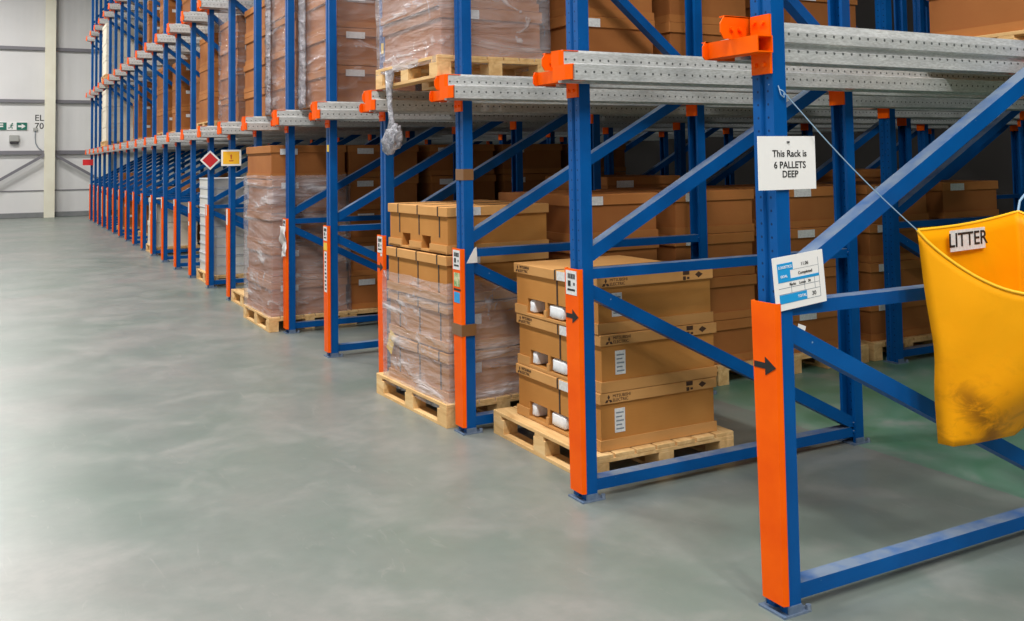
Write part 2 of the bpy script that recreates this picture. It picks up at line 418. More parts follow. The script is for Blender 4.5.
def brace_mesh(x0, z0, x1, z1, w=.052, mat='blue'):
    """C-section brace from (x0,z0) to (x1,z1) in the plane of the frame"""
    d = Vector((x1 - x0, z1 - z0)); L = d.length; a = math.atan2(d.y, d.x)
    bm = bmesh.new(); T = .004; y0, y1 = .016, .086
    prof = [(y0, -w / 2), (y0, w / 2), (y1, w / 2), (y1, w / 2 - T), (y0 + T, w / 2 - T), (y0 + T, -w / 2 + T), (y1, -w / 2 + T), (y1, -w / 2)]
    bm_prism(bm, prof, 'x', 0, L)
    for s in (.02, L - .02):
        bmesh.ops.create_cone(bm, cap_ends=True, segments=8, radius1=.009, radius2=.009, depth=.012, matrix=Matrix.Translation((s, y0 - .004, 0)) @ Matrix.Rotation(PI / 2, 4, 'X'))
    bmesh.ops.transform(bm, matrix=Matrix.Translation((x0, 0, z0)) @ Matrix.Rotation(-a, 4, 'Y'), verts=bm.verts[:])
    return mesh('brace', bm, mat)
XA, XB = .045, BAY - .045
ME['hbraces'] = [brace_mesh(XA, .07, XB, .07, .056), brace_mesh(XA, 1.105, XB, 1.105, .05), brace_mesh(XA, 3.87, XB, 3.87), brace_mesh(XA, 6.15, XB, 6.15)]
ME['dbraces'] = [brace_mesh(XA, 1.03, XB, .11, .064), brace_mesh(XA, 1.19, XB, 2.17, .066), brace_mesh(XB, 2.26, XA, 3.75, .06),
                 brace_mesh(XB, 4.2, XA, 5.5, .06), brace_mesh(XB, 5.6, XA, 6.08, .06), brace_mesh(XA, 6.22, XB, 7.4, .06)]
# column guard: a bent plate over the aisle face
bm = bmesh.new(); T = .006
bm_prism(bm, [(-.012, -.014), (-.030, -.008), (-.030, PW + .008), (-.012, PW + .014), (-.006, PW + .014), (-.006, PW + .010), (-.024, PW + .004), (-.024, -.004), (-.006, -.010), (-.006, -.014)], 'z', .045, 1.135)
for v in bm.verts:
    if v.co.z < .5 and v.co.y > .05: v.co.y -= .02
ME['guard'] = mesh('column_guard', bm, 'orange')
# bracket: plate on the aisle face, hollow arm across, lead-in shoes at the rail ends
def plate_path(bm, pts, z0, z1, T=.006, taper=0):
    """vertical plate following a plan path"""
    pts = [Vector((p[0], p[1])) for p in pts]; n = len(pts)
    nrm = []
    for i in range(n):
        d = (pts[min(i + 1, n - 1)] - pts[max(i - 1, 0)]).normalized(); nrm.append(Vector((-d.y, d.x)) * T / 2)
    poly = [p + q for p, q in zip(pts, nrm)] + [p - q for p, q in zip(pts, nrm)][::-1]
    bm_prism(bm, [tuple(p) for p in poly], 'z', z0, z1)
def bracket_meshes(sides, plate=True):
    """returns (bracket, [shoe...]) in coordinates with z = 0 at rail top"""
    bm = bmesh.new()
    if plate:
        bm_box(bm, -.012, 0, .0, .10, -.225, .0)
        for yy, zz in ((.03, -.03), (.075, -.025), (.03, -.19), (.075, -.19)):
            bmesh.ops.create_cone(bm, cap_ends=True, segments=6, radius1=.009, radius2=.009, depth=.012, matrix=Matrix.Translation((-.017, yy, zz)) @ Matrix.Rotation(PI / 2, 4, 'Y'))
    y0 = -.17 if -1 in sides else -.018
    y1 = PW + .15 if 1 in sides else PW + .018
    t = .005; xa, xb = -.088, -.012
    za, zb = -.148, -.084
    bm_box(bm, xa, xa + t, y0, y1, za, zb); bm_box(bm, xb - t, xb, y0, y1, za, zb)
    bm_box(bm, xa + t, xb - t, y0, y1, zb - t, zb); bm_box(bm, xa + t, xb - t, y0, y1, za, za + t)
    br = mesh('rail_bracket', bm, 'orange')
    shoes = []
    if 1 in sides:
        bm = bmesh.new(); y = PW + .018      # upper shoe on the far rail
        bm_prism(bm, [(.035, -.084), (-.12, -.084), (-.135, -.06), (-.135, -.025), (-.115, .004), (.035, .004)], 'y', y, y + .006)
        bm_prism(bm, [(-.115, .0), (.035, .0), (.035, .006), (-.115, .006)], 'y', y, y + .03)
        for q in (-.085, -.045):
            bmesh.ops.create_cone(bm, cap_ends=True, segments=6, radius1=.009, radius2=.009, depth=.014, matrix=Matrix.Translation((q, y - .006, -.045)) @ Matrix.Rotation(PI / 2, 4, 'X'))
        shoes.append(mesh('lead_in_shoe', bm, 'orange'))
        bm = bmesh.new()                      # lower shoe, flared to the lane
        bm_prism(bm, [(.05, -.152), (-.10, -.152), (-.112, -.14), (-.112, -.10), (-.098, -.080), (.05, -.080)], 'y', PW + .151, PW + .157)
        bm_box(bm, -.098, -.02, PW + .151, PW + .175, -.085, -.080)
        shoes.append(mesh('lead_in_shoe', bm, 'orange'))
    if -1 in sides:
        bm = bmesh.new()                      # upper shoe of the near rail
        plate_path(bm, [(-.137, -.083), (-.150, -.06), (-.156, .0)], -.082, -.003)
        bm_prism(bm, [(-.137, -.08), (-.150, -.06), (-.156, .0), (-.05, .0), (-.05, -.08)], 'z', -.006, -.002)
        shoes.append(mesh('lead_in_shoe', bm, 'orange'))
        bm = bmesh.new()                      # lower shoe of the near rail
        plate_path(bm, [(-.145, -.176), (-.158, -.13), (-.166, -.03)], -.152, -.079)
        bm_prism(bm, [(-.145, -.174), (-.158, -.13), (-.166, -.03), (-.086, -.03), (-.086, -.174)], 'z', -.084, -.078)
        shoes.append(mesh('lead_in_shoe', bm, 'orange'))
    return br, shoes
BR = {s: bracket_meshes(s) for s in ((1,), (-1, 1), (-1,))}
def inner_bracket(sides):
    bm = bmesh.new(); y0 = -.16 if -1 in sides else 0; y1 = PW + .16 if 1 in sides else PW
    bm_box(bm, -.012, 0, 0, PW, -.235, -.02); bm_box(bm, -.06, -.012, y0, y1, -.15, -.09)
    return mesh('rail_bracket', bm, 'orange')
BRI = {s: inner_bracket(s) for s in ((1,), (-1, 1), (-1,))}

def sticker(parent, name, y0, y1, z0, z1, mat, x=-.0305, label=None):
    return put(name, boxmesh(name, (x - .001, x, y0, y1, z0, z1), mat), parent, label=label)
def barcode_label(g, z1, w=.085, h=.12):
    s = sticker(g, 'location_label', .006, .106, z1 - h, z1, 'label', label='white printed location label')
    bm = bmesh.new(); x = -.0322
    for a in range(9): bm_box(bm, x - .0004, x, .02 + a * .0078, .02 + a * .0078 + (.004 if a % 3 else .006), z1 - .04, z1 - .015)
    bm_box(bm, x - .0004, x, .022, .034, z1 - .072, z1 - .058)   # small square
    bm_box(bm, x - .0004, x, .06, .086, z1 - .078, z1 - .05)
    bm_box(bm, x - .0004, x, .02, .09, z1 - .1, z1 - .09)
    put('print', mesh('print', bm, 'black'), s)
    return s
ARROW = bmesh.new()
bm_prism(ARROW, [(.108, .011), (.05, .011), (.05, .034), (-.006, 0), (.05, -.034), (.05, -.011), (.108, -.011)], 'x', -.0318, -.0305)
ME['arrow'] = mesh('arrow', ARROW, 'black')

FRAMES = {}
def frame(k, bay):
    x0 = (0, 3.85, 7.7)[bay]; y = k * S
    if not in_view(x0 - .1, x0 + BAY, y, y + PW, 0, 3.0): return
    if bay == 0:
        if k == 0: lab = 'nearest blue rack frame, white signs wired to its post, yellow bag beside it'
        elif k == NF - 1: lab = 'blue rack frame with orange guard, last of the row by end wall'
        else: lab = 'blue rack frame with orange guard, %s from the near end of aisle row' % ORD[k]
    else:
        lab = 'blue inner rack frame, %s bay deep, in line with %s aisle frame' % (ORD[bay], ORD[k])
    f = thing('rack_frame', lab, 'rack frame', (x0, y, 0), group='rack frames')
    sides = (1,) if k == 0 else ((-1,) if k == NF - 1 else (-1, 1))
    put('post', ME['post'], f); put('post', ME['post_r'], f, (BAY - PD, 0, 0))
    put('base_plate', ME['foot'], f); put('base_plate', ME['foot'], f, (BAY - PD, 0, 0))
    nh, nd = (2, 3) if k < 6 else (3, 4) if k < 12 else (4, 6)
    for me in ME['hbraces'][:nh]: put('horizontal_brace', me, f)
    for me in ME['dbraces'][:nd]: put('diagonal_brace', me, f)
    levels = [L1] + ([L2] if k >= 7 else []) + ([L3] if k >= 16 else [])
    for z in levels:
        if bay == 0:
            br, sh = BR[sides]; b = put('rail_bracket', br, f, (0, 0, z))
            for s in sh: put('lead_in_shoe', s, b)
        else: put('rail_bracket', BRI[sides], f, (0, 0, z))
        put('rail_bracket', BRI[sides], f, (BAY - PD, 0, z))
    if bay == 0:
        g = put('column_guard', ME['guard'], f); FRAMES[k] = (f, g)
        if k in (0, 1, 3): put('arrow', ME['arrow'], g, (0, 0, .90), label='black arrow')
        if k in (1, 2, 3, 4, 5): barcode_label(g, 1.125)
        elif k >= 6:
            random.seed(k); w = random.choice((.06, .08, .1))
            sticker(g, 'location_label', .015, .015 + w, 1.125 - random.uniform(.1, .2), 1.125, 'label', label='white location label')
            if k % 3 == 0: sticker(g, 'location_label', .02, .09, .78, .84, 'label')
    return f
for k in range(NF):
    frame(k, 0)
for k in range(0, 11): frame(k, 1)
for k in range(0, 6): frame(k, 2)
f, g = FRAMES[0]
put('sticker', boxmesh('sticker', (.085, .125, .0235, .025, 1.02, 1.065), 'white'), f, (.0, -.002, 0), (0, .35, 0)).location = (-.33, -.002, .075)
f, g = FRAMES[2]
sticker(g, 'sticker', .01, .095, .90, .985, 'green_sticker', label='green and cream sticker')
sticker(g, 'sticker', .0, .10, .875, .887, 'black', label='black tape line')
sticker(g, 'sticker', .012, .095, .80, .865, 'cyan', label='teal sticker')
put('tape_band', boxmesh('tape_band', (-.034, PD + .002, -.016, PW + .016, .60, .67), 'tape'), f, label='brown parcel tape round post')
put('tape_band', boxmesh('tape_band', (-.003, PD + .002, -.003, PW + .003, 1.56, 1.63), 'tape'), f, label='brown parcel tape round post')
bm = bmesh.new(); bm_prism(bm, [(0, 0), (.075, .0), (.07, .10), (.05, .085)], 'y', -.003, -.001)
put('sticker', mesh('sticker', bm, 'white'), f, (.012, 0, 1.045), label='torn white sticker')
f, g = FRAMES[3]
sticker(g, 'sticker', .01, .045, .98, 1.0, 'label')
put('sticker', boxmesh('sticker', (-.0025, -.0005, .02, .07, 2.5, 2.58), 'yellow_sticker'), f, label='yellow sticker')
f, g = FRAMES[4]
sticker(g, 'sticker', .005, .1, .92, .985, 'yellow_sticker', label='yellow sticker')
s = sticker(g, 'sticker', .012, .085, .56, .91, 'label', label='long white sticker with black print')
bm = bmesh.new()
random.seed(3)
for a in range(10): bm_box(bm, -.0322, -.0317, .02 + random.uniform(0, .02), .075 - random.uniform(0, .02), .58 + a * .033, .58 + a * .033 + .016)
put('print', mesh('print', bm, 'black'), s)
put('sticker', boxmesh('sticker', (-.0025, -.0005, .03, .085, 1.78, 1.84), 'yellow_sticker'), f, label='yellow sticker')
f, g = FRAMES[5]
bm = bmesh.new()
def wavy_sheet(bm, w, h, nx, nz, amp, seed, cut=True):
    rows = []
    for j in range(nz + 1):
        row = []
        for i in range(nx + 1):
            a = i / nx - .5; b = j / nz
            ww = w * (1 - .25 * math.sin(b * 5 + seed)) if cut else w
            p = Vector((amp * mnoise.noise(Vector((a * 3, b * 3, seed))) + .03 * b, a * ww, -b * h))
            row.append(bm.verts.new(p))
        rows.append(row)
    for r0, r1 in zip(rows, rows[1:]):
        for i in range(nx): bm.faces.new((r0[i], r0[i + 1], r1[i + 1], r1[i]))
wavy_sheet(bm, .17, .30, 8, 10, .05, 2.2)
bmesh.ops.solidify(bm, geom=bm.faces[:], thickness=.001)
tag(put('torn_paper', mesh('torn_paper', bm, 'white', smooth=True), None, (-.065, 5 * S + .03, 1.06)), 'torn white paper hanging from fifth guard beyond the near frame', 'paper')

# ------------------------------------------------------------------ pallet rails
def rail_mesh(x0, x1, far):
    """folded section; z = 0 at the top, y = distance from the post face; mirrored for the near side"""
    p = [(.028, -.160), (.028, -.112), (.050, -.106), (.050, -.086), (.028, -.080), (.028, -.038), (.045, 0), (.066, 0), (.083, -.014), (.083, -.064),
         (.092, -.071), (.168, -.074), (.180, -.080), (.180, -.156), (.166, -.156), (.166, -.088), (.090, -.086), (.066, -.095), (.060, -.160)]
    if not far: p = [(-y, z) for y, z in p]
    bm = bmesh.new(); bm_prism(bm, p, 'x', x0, x1)
    return mesh('pallet_rail', bm, 'steel')
RAIL = {}
RX0, RX1 = -.075, 9.7
for far in (False, True): RAIL[far] = rail_mesh(-.03 if far else -.137, RX1, far)
for lev, z, kmin in (('lowest', L1, 0), ('middle', L2, 7), ('upper', L3, 16)):
    for k in range(kmin, NF):
        for far in (False, True):
            if (k == 0 and not far) or (k == NF - 1 and far): continue
            if z > 3 and not in_view(0, 3, k * S, k * S + .1, z - .15, z): continue
            o = put('pallet_rail', RAIL[far], None, (0, k * S + (PW if far else 0), z))
            tag(o, 'galvanised pallet rail, %s level, on %s side of %s aisle frame' % (lev, 'far' if far else 'near', ORD[k] if k else 'nearest'), 'rail', 'pallet rails')

# ------------------------------------------------------------------ pallets
def pallet_meshes(D, W):
    """x = depth D (planks side by side), y = width W (plank length)"""
    H = .145; out = []
    n = 7; pw = D / n
    bm = bmesh.new()
    for i in range(n):
        bm_box(bm, i * pw + (.006 if i else 0), (i + 1) * pw - (.006 if i < n - 1 else 0), random.uniform(-.003, .003), W - random.uniform(-.003, .003), H - .022, H - random.uniform(0, .002))
    for y in (0, W / 2 - .05, W - .1): bm_box(bm, 0, D, y, y + .1, H - .042, H - .022)
    deck = mesh('deck', bm, 'wood', .002)
    blocks = []
    for x in (0, D / 2 - .05, D - .1):
        for y in (0, W / 2 - .065, W - .13):
            blocks.append(boxmesh('block', (x, x + .1, y, y + .13, .02, H - .042), 'wood', .002))
    skids = [boxmesh('bottom_board', (x, x + .1, 0, W, 0, .02), 'wood', .001) for x in (0, D / 2 - .05, D - .1)]
    return deck, blocks, skids
random.seed(11)
PAL = pallet_meshes(.94, 1.12); PALS = pallet_meshes(.84, 1.12)
def pallet(x, y, z, label, small=True, rz=0, full=True):
    deck, blocks, skids = PALS if small else PAL
    p = thing('pallet', label, 'pallet', (x, y, z), (0, 0, rz), 'wooden pallets')
    put('deck', deck, p)
    for b in blocks: put('block', b, p)
    for s in skids: put('bottom_board', s, p)
    return p

# ------------------------------------------------------------------ cartons
def logo_mesh():
    bm = bmesh.new(); s = .016
    def dia(cx, cy, a):
        c, d = math.cos(a), math.sin(a)
        pts = [(0, 0), (-s * .5, s * .866), (0, s * 1.732), (s * .5, s * .866)]
        vs = [bm.verts.new((cx + c * p[0] - d * p[1], cy + d * p[0] + c * p[1], 0)) for p in pts]
        bm.faces.new(vs)
    for a in (0, 2 * PI / 3, -2 * PI / 3): dia(0, 0, a)
    me = bpy.data.meshes.new('logo'); bm.to_mesh(me); bm.free(); me.materials.append(M['brown_ink']); return me
ME['logo'] = logo_mesh(); ME['logotext'] = text_mesh('MITSUBISHI\nELECTRIC', .023, 'brown_ink', 'LEFT')
def marks_mesh():
    bm = bmesh.new()
    bm_box(bm, 0, .045, -.0005, 0, .012, .035); bm_box(bm, .0, .02, -.0005, 0, -.016, .004); bm_box(bm, .028, .045, -.0005, 0, -.012, .0)
    return mesh('handling_mark', bm, 'brown_ink')
bm = bmesh.new(); bm_prism(bm, [(.085, .01), (.11, .026), (.14, .01), (.11, -.008)], 'y', -.0005, 0)
ME['mark2'] = mesh('handling_mark', bm, 'brown_ink')
ME['marks'] = marks_mesh()

def carton_meshes(D, W, H, mats, slots, lid_h=.075, foot_h=.055, flare=.014, cuts=((.17, .59), (.62, .84)), foam=True):
    body_m, lid_m = mats
    bm = bmesh.new(); e = flare
    if slots:
        sz0, sz1, dp = .014, foot_h + .046, .16
        bm_box(bm, e, D - e, e, W - e, sz1, H - .004)
        bm_box(bm, e + dp, D - e, e, W - e, sz0, sz1)
        ys = [e] + [W * c for ab in cuts for c in ab] + [W - e]
        for a in range(0, len(ys), 2): bm_box(bm, e, e + dp, ys[a], ys[a + 1], sz0, sz1)
        bm_box(bm, e, D - e, e, W - e, .002, sz0)
    else: bm_box(bm, e, D - e, e, W - e, .002, H - .004)
    res = {'body': mesh('body', bm, body_m)}
    bm = bmesh.new(); T = .006
    vs = bm_box(bm, 0, D, 0, W, H - lid_h, H)
    res['lid'] = mesh('lid', bm, lid_m, .003)
    bm = bmesh.new()      # base tray: four flared walls, interrupted by the hand slots
    def wall(p0, p1, h): bm_prism(bm, [p0, p1, (p1[0] + (.008 if p0[0] == p1[0] else 0), p1[1] + (.008 if p0[1] == p1[1] else 0)), (p0[0] + (.008 if p0[0] == p1[0] else 0), p0[1] + (.008 if p0[1] == p1[1] else 0))], 'z', 0, h)
    bm_box(bm, .003, D - .003, .004, .013, 0, foot_h); bm_box(bm, .003, D - .003, W - .013, W - .004, 0, foot_h); bm_box(bm, D - .013, D - .004, .003, W - .003, 0, foot_h)
    if slots:
        for a in range(0, len(ys), 2): bm_box(bm, .004, .013, max(ys[a], .004), min(ys[a + 1], W - .004), 0, foot_h)
        bm_box(bm, .004, .013, .004, W - .004, 0, .014)
    else: bm_box(bm, .004, .013, .003, W - .003, 0, foot_h)
    res['base_tray'] = mesh('base_tray', bm, lid_m)
    if slots:
        fo = []
        for y0, y1, xa in ((.40, .585, .004), (.77, .835, .012), (.17, .24, .012)) if foam else ():
            bm = bmesh.new(); bmesh.ops.create_icosphere(bm, subdivisions=3, radius=1)
            for v in bm.verts:
                q = v.co; q = Vector([math.copysign(abs(c) ** .3, c) for c in q]) * (1 + .12 * mnoise.noise(v.co * 2.5 + Vector((y0, 0, 0))))
                v.co = Vector((xa + .06 + q.x * .05, (y0 + y1) / 2 * W + q.y * (y1 - y0) * .45 * W, (sz0 + sz1) / 2 - .002 + q.z * (sz1 - sz0) * .42))
            fo.append(mesh('foam_insert', bm, 'foam', smooth=True))
        res['foam_insert'] = fo
    st = []
    for c in (.13, .46, .80):
        bm = bmesh.new(); y = c * W
        bm_box(bm, -.0025, 0, y, y + .013, H - lid_h, H); bm_box(bm, e - .003, e, y, y + .013, foot_h if not slots else sz1, H - lid_h)
        bm_box(bm, 0, D, y, y + .013, H, H + .002)
        st.append(mesh('strap', bm, 'strap'))
    res['strap'] = st
    return res

def carton(C, x, y, z, label, rz=0, detail=0, group=None, D=.77, W=1.0, H=.287, lab=None):
    c = thing('carton', label, 'carton', (x, y, z), (0, 0, rz), group)
    put('body', C['body'], c); put('lid', C['lid'], c); put('base_tray', C['base_tray'], c)
    if detail:
        for f_ in C.get('foam_insert', []): put('foam_insert', f_, c)
        for s in C['strap'][:3 if detail == 2 else 2]: put('strap', s, c)
    return c
def near_label(c, C, x0, x1, z0, z1, D, name='label'):
    return put(name, boxmesh(name, (x0, x1, -.002, 0, z0, z1), 'label'), c)

CA = carton_meshes(.785, .92, .300, ('card', 'card_lid'), True, .058)
CA_label_near = boxmesh('address_label', (.10, .165, .0115, .0138, .085, .21), 'label')
CA_label_front = boxmesh('address_label', (-.002, 0, .27, .41, .246, .296), 'label')
bm = bmesh.new()
for a in range(5): bm_box(bm, .108, .157 - .012 * (a % 2), .011, .0114, .10 + a * .021, .107 + a * .021)
CA_print = mesh('print', bm, 'greyline')
AX, AY, AZ = .235, 1.57, .147
pallet(.16, 1.53, 0, 'pale wooden pallet under three cartons, behind second frame from near end', small=False)
for i, pos in enumerate(('bottom', 'middle', 'top')):
    dx = (.0, .006, -.002)[i]; dy = (0, -.006, .004)[i]
    c = carton(CA, AX + dx, AY + dy, AZ + i * .3035, '%s one of three tan cartons on pallet behind second frame from near end' % pos, 0, 1, 'cartons on the nearest pallet')
    put('address_label', CA_label_near, c); l = put('address_label', CA_label_front, c)
    put('print', CA_print, c)
    put('logo', ME['logo'], c, (.055, -.0005, .264), RY); put('logotype', ME['logotext'], c, (.08, -.0008, .270), RY)
    put('logo', ME['logo'], c, (-.0008, .87, .264), RX); put('logotype', ME['logotext'], c, (-.001, .845, .270), RX)
    put('handling_mark', ME['marks'], c, (.57, -.0005, .263)); put('handling_mark', ME['mark2'], c, (.57, -.0005, .263))

# pallet B, front of the third lane: two loose trays on two wrapped ones
CB = carton_meshes(.785, .935, .300, ('card', 'card_lid'), True, .062, cuts=((.28, .42), (.62, .76)), foam=False)
CBW = carton_meshes(.785, .95, .300, ('card', 'card_lid'), False, .062)
BX, BY = -.02, 2.92; BRZ = .05
LABW = boxmesh('address_label', (.07, .25, -.0022, 0, .243, .295), 'label')
LABB = boxmesh('address_label', (.07, .25, .0115, .0138, .16, .225), 'label')
pallet(-.055, 2.88, 0, 'pale wooden pallet under film wrapped cartons, behind third frame from near end', rz=.045)
for i, pos in enumerate(('lowest wrapped carton', 'second carton up, wrapped', 'third carton up', 'topmost carton with two hand holes')):
    o = carton(CB if i == 3 else CBW, BX + (.0, .005, -.01, .0)[i], BY + (0, .005, -.005, .0)[i], .147 + i * .312, 'tan %s, on front pallet behind third frame from near end' % pos, .045, 2, 'cartons on the partly wrapped pallet')
    put('address_label', LABW if i >= 2 else LABB, o)

# generic row stacks
CR = carton_meshes(.76, 1.04, .318, ('card_brown', 'card_brown_lid'), False)
CRL = carton_meshes(.80, 1.06, .34, ('card_brown', 'card_brown_lid'), False)
CBIG = carton_meshes(.78, 1.04, .45, ('card_brown', 'card_brown_lid'), False, .09, .05, .008)
CWT = carton_meshes(.78, 1.04, .132, ('card_white', 'card_white_lid'), False, .022, .014, .008)
CBIGW = carton_meshes(.78, 1.04, .45, ('card_cream', 'card_cream'), False, .09, .05, .008)
POSN = {1: ['only'], 2: ['lower', 'upper'], 3: ['bottom', 'middle', 'top'], 4: ['bottom', 'second', 'third', 'top'], 5: ['bottom', 'second', 'third', 'fourth', 'top'],
        6: ['bottom', 'second', 'third', 'fourth', 'fifth', 'top']}
LAB_R = boxmesh('address_label', (.10, .28, -.0025, 0, .245, .305), 'label')
LAB_R2 = boxmesh('address_label', (.16, .31, .0105, .0135, .16, .215), 'label')
def stack(x, lane, z, n, C, pitch, where, colour='brown', dy=.09, pal=True, rows='', jitter=.01, labs=True):
    y = lane * S + PW + dy
    H = .145
    if not in_view(x, x + .84, y, y + 1.1, z, z + H + n * pitch): return None
    rng = random.Random(hash((round(x, 2), lane, round(z, 2))) & 0xffff)
    if pal: pallet(x, y - .04, z + .001, 'wooden pallet under ' + where)
    for i in range(n):
        zz = z + H + .003 + i * pitch
        pos = (POSN[n][i] if n in POSN else ('%s-up' % ORD[i]))
        o = carton(C, x + .03 + rng.uniform(-jitter, jitter), y + rng.uniform(-jitter, jitter), zz, '%s %s carton of %s' % (pos, colour, where), 0, 0, 'cartons in ' + where)
        if labs: put('address_label', LAB_R if rng.random() < .85 else LAB_R2, o)
    return y
def film(x0, x1, y0, y1, z0, z1, label, seed=0, amp=.012, rz=0, mat='film', edge=False):
    bm = bmesh.new(); n = 14; per = []
    cx, cy = (x0 + x1) / 2, (y0 + y1) / 2
    def ring(z):
        pts = []
        for (a, b) in (((x0, y0), (x1, y0)), ((x1, y0), (x1, y1)), ((x1, y1), (x0, y1)), ((x0, y1), (x0, y0))):
            for i in range(n):
                t = i / n; pts.append((a[0] + (b[0] - a[0]) * t, a[1] + (b[1] - a[1]) * t))
        out = []
        for (px, py) in pts:
            d = amp * (.6 + mnoise.noise(Vector((px * 5, py * 5, z * 9 + seed))))
            v = Vector((px - cx, py - cy)); v.x /= (x1 - x0); v.y /= (y1 - y0); v.normalize()
            out.append(bm.verts.new((px + v.x * d, py + v.y * d, z + .012 * mnoise.noise(Vector((px * 3, py * 3, seed + 7))))))
        return out
    nz = max(6, int((z1 - z0) / .05)); rings = [ring(z0 + (z1 - z0) * j / nz) for j in range(nz + 1)]
    for a, b in zip(rings, rings[1:]):
        for i in range(len(a)): bm.faces.new((a[i], a[(i + 1) % len(a)], b[(i + 1) % len(a)], b[i]))
    if rz: bmesh.ops.rotate(bm, cent=(x0, y0, 0), matrix=Matrix.Rotation(rz, 3, 'Z'), verts=bm.verts[:])
    o = put('stretch_film', mesh('stretch_film', bm, mat, smooth=True))
    tag(o, label, 'stretch film', 'stretch films')
    if edge:      # film bunched into a rope up the far front corner
        bm = bmesh.new(); nseg = 44; rows = []
        for q in range(nseg + 1):
            z = z0 + (z1 - z0) * q / nseg
            rows.append([bm.verts.new((x0 - .012 - .022 * abs(mnoise.noise(Vector((z * 9, c * .9, seed)))), y1 + .012 - .055 * c + .02 * mnoise.noise(Vector((z * 3, c, seed + 4))), z)) for c in range(6)])
        for r0, r1 in zip(rows, rows[1:]):
            for c in range(5): bm.faces.new((r0[c], r0[c + 1], r1[c + 1], r1[c]))
        bmesh.ops.solidify(bm, geom=bm.faces[:], thickness=.002)
        put('bunched_edge', mesh('bunched_edge', bm, 'film_bunch', smooth=True), o, label='whitish bunched edge of film')
    return o

# third lane (behind the third frame), floor: stacks behind pallet B
for i, x in enumerate((.87, 1.76, 2.86, 3.76, 4.7)):
    stack(x, 2, 0, 4, CR, .322, 'floor stack %s deep in third lane from near end' % ORD[i + 1])
# third lane, first level
for i, x in enumerate((-.10, .86, 1.76, 2.95)):
    stack(x, 2, L1, 4, CR, .322, 'first-level stack %s deep in third lane from near end' % ('first' if i == 0 else ORD[i]))
yb = 2 * S + PW
film(-.095, .75, yb + .075, yb + 1.15, L1 + .10, L1 + 1.5, 'clear film round first-level front stack in third lane from near end', 3, .010)
o_film = film(-.04, .79, 2.893, 3.90, .10, .90, 'clear film round lower cartons on front pallet behind third frame', 5, .008, .045)
tagm = put('warning_tag', boxmesh('warning_tag', (-.003, 0, -.05, .05, -.07, .07), 'yellow_sticker', .002), o_film, (-.072, 3.78, .40), (.35, .1, .05), 'yellow paper tag caught under film')
# sixth lane, floor
for i, x in enumerate((-.16, .66, 1.6, 2.5, 3.4)):
    stack(x, 5, 0, 5, CRL, .345, 'floor stack %s deep in sixth lane from near end' % ORD[i])
yc = 5 * S + PW
film(-.15, .70, yc + .07, yc + 1.17, .12, 1.56, 'clear film round floor stack sticking out at front of sixth lane', 9, .010)
# first level, fifth to eighth lanes; fourth-lane and deepest stacks added to block light
for lane, xs, n in ((3, (.95, 1.83, 2.71), 4), (4, (.09, .95, 1.83, 2.71), 5), (5, (.09, .95, 1.83), 5), (6, (.12, 1.0), 4), (7, (.1, 1.0), 4)):
    for i, x in enumerate(xs):
        stack(x, lane, L1 - .14, n, CRL, .345, 'first-level stack %s deep in %s lane from near end' % (ORD[i], ORD[lane]), pal=False)
for lane, x in ((4, .09), (5, .09), (7, .1)):
    y = lane * S + PW
    film(x + .01, x + .86, y + .075, y + 1.165, L1 + .01, L1 + 1.7, 'clear film round first-level front stack in %s lane from near end' % ORD[lane], lane + 20, .008, 0, 'film_thin', lane < 6)
# seventh lane: an empty pallet at the front
pallet(.0, 6 * S + PW + .08, 0, 'empty wooden pallet on floor at front of seventh lane from near end')
# ninth lane: white trays
stack(.06, 8, 0, 10, CWT, .1345, 'white tray stack at front of ninth lane', 'white', labs=False)
stack(.95, 8, 0, 10, CWT, .1345, 'white tray stack second deep in ninth lane', 'white', labs=False)
# far lanes
far_floor = {10: (1.0, 3, CRL, .345), 11: (.9, 2, CBIG, .455), 12: (.05, 2, CBIGW, .455), 13: (.9, 3, CBIG, .455), 15: (.4, 3, CRL, .345), 17: (.2, 3, CBIG, .455)}
for lane, (x, n, C, p) in far_floor.items():
    w = lane in (11, 13)
    stack(x, lane, 0, n, C, p, 'floor stack in %s lane from near end' % ORD[lane], 'cream' if C is CBIGW else 'brown')
for lane in (8, 9, 11, 12, 13, 15, 16, 18, 20):
    x = (.55, .3, .62, .5, .4, .7, .4, -.08, .2)[(8, 9, 11, 12, 13, 15, 16, 18, 20).index(lane)]
    wh = lane in (16, 20)
    stack(x, lane, L1, 3, CBIGW if lane == 18 else CBIG, .455, 'first-level stack in %s lane from near end' % ORD[lane], 'cream' if lane == 18 else 'brown')
for lane in (8, 9, 10, 12, 13, 15, 18, 20):
    stack(-.08 if lane == 18 else .45 if lane % 2 else .7, lane, L2, 3, CBIGW if lane == 18 else CBIG, .455, 'second-level stack in %s lane from near end' % ORD[lane], 'cream' if lane == 18 else 'brown')
for lane in (16, 19):
    stack(.4, lane, L3, 3, CBIG, .455, 'third-level stack in %s lane from near end' % ORD[lane])
# first lane, first level, a stack set back (top right)
stack(2.45, 0, L1, 3, CRL, .345, 'first-level stack set back in nearest lane')
stack(3.4, 0, L1 - .14, 3, CRL, .345, 'first-level stack deepest in nearest lane', pal=False)
# deep background on the floor
for i, (lane, x) in enumerate(((0, 6.6), (1, 7.4), (3, 5.6), (3, 2.1))):
    stack(x, lane, 0, 4, CRL, .345, 'floor stack set far back in %s lane, %s' % (ORD[lane], ('rightmost of all', 'at dark end', 'deepest', 'between inner frames')[i]))

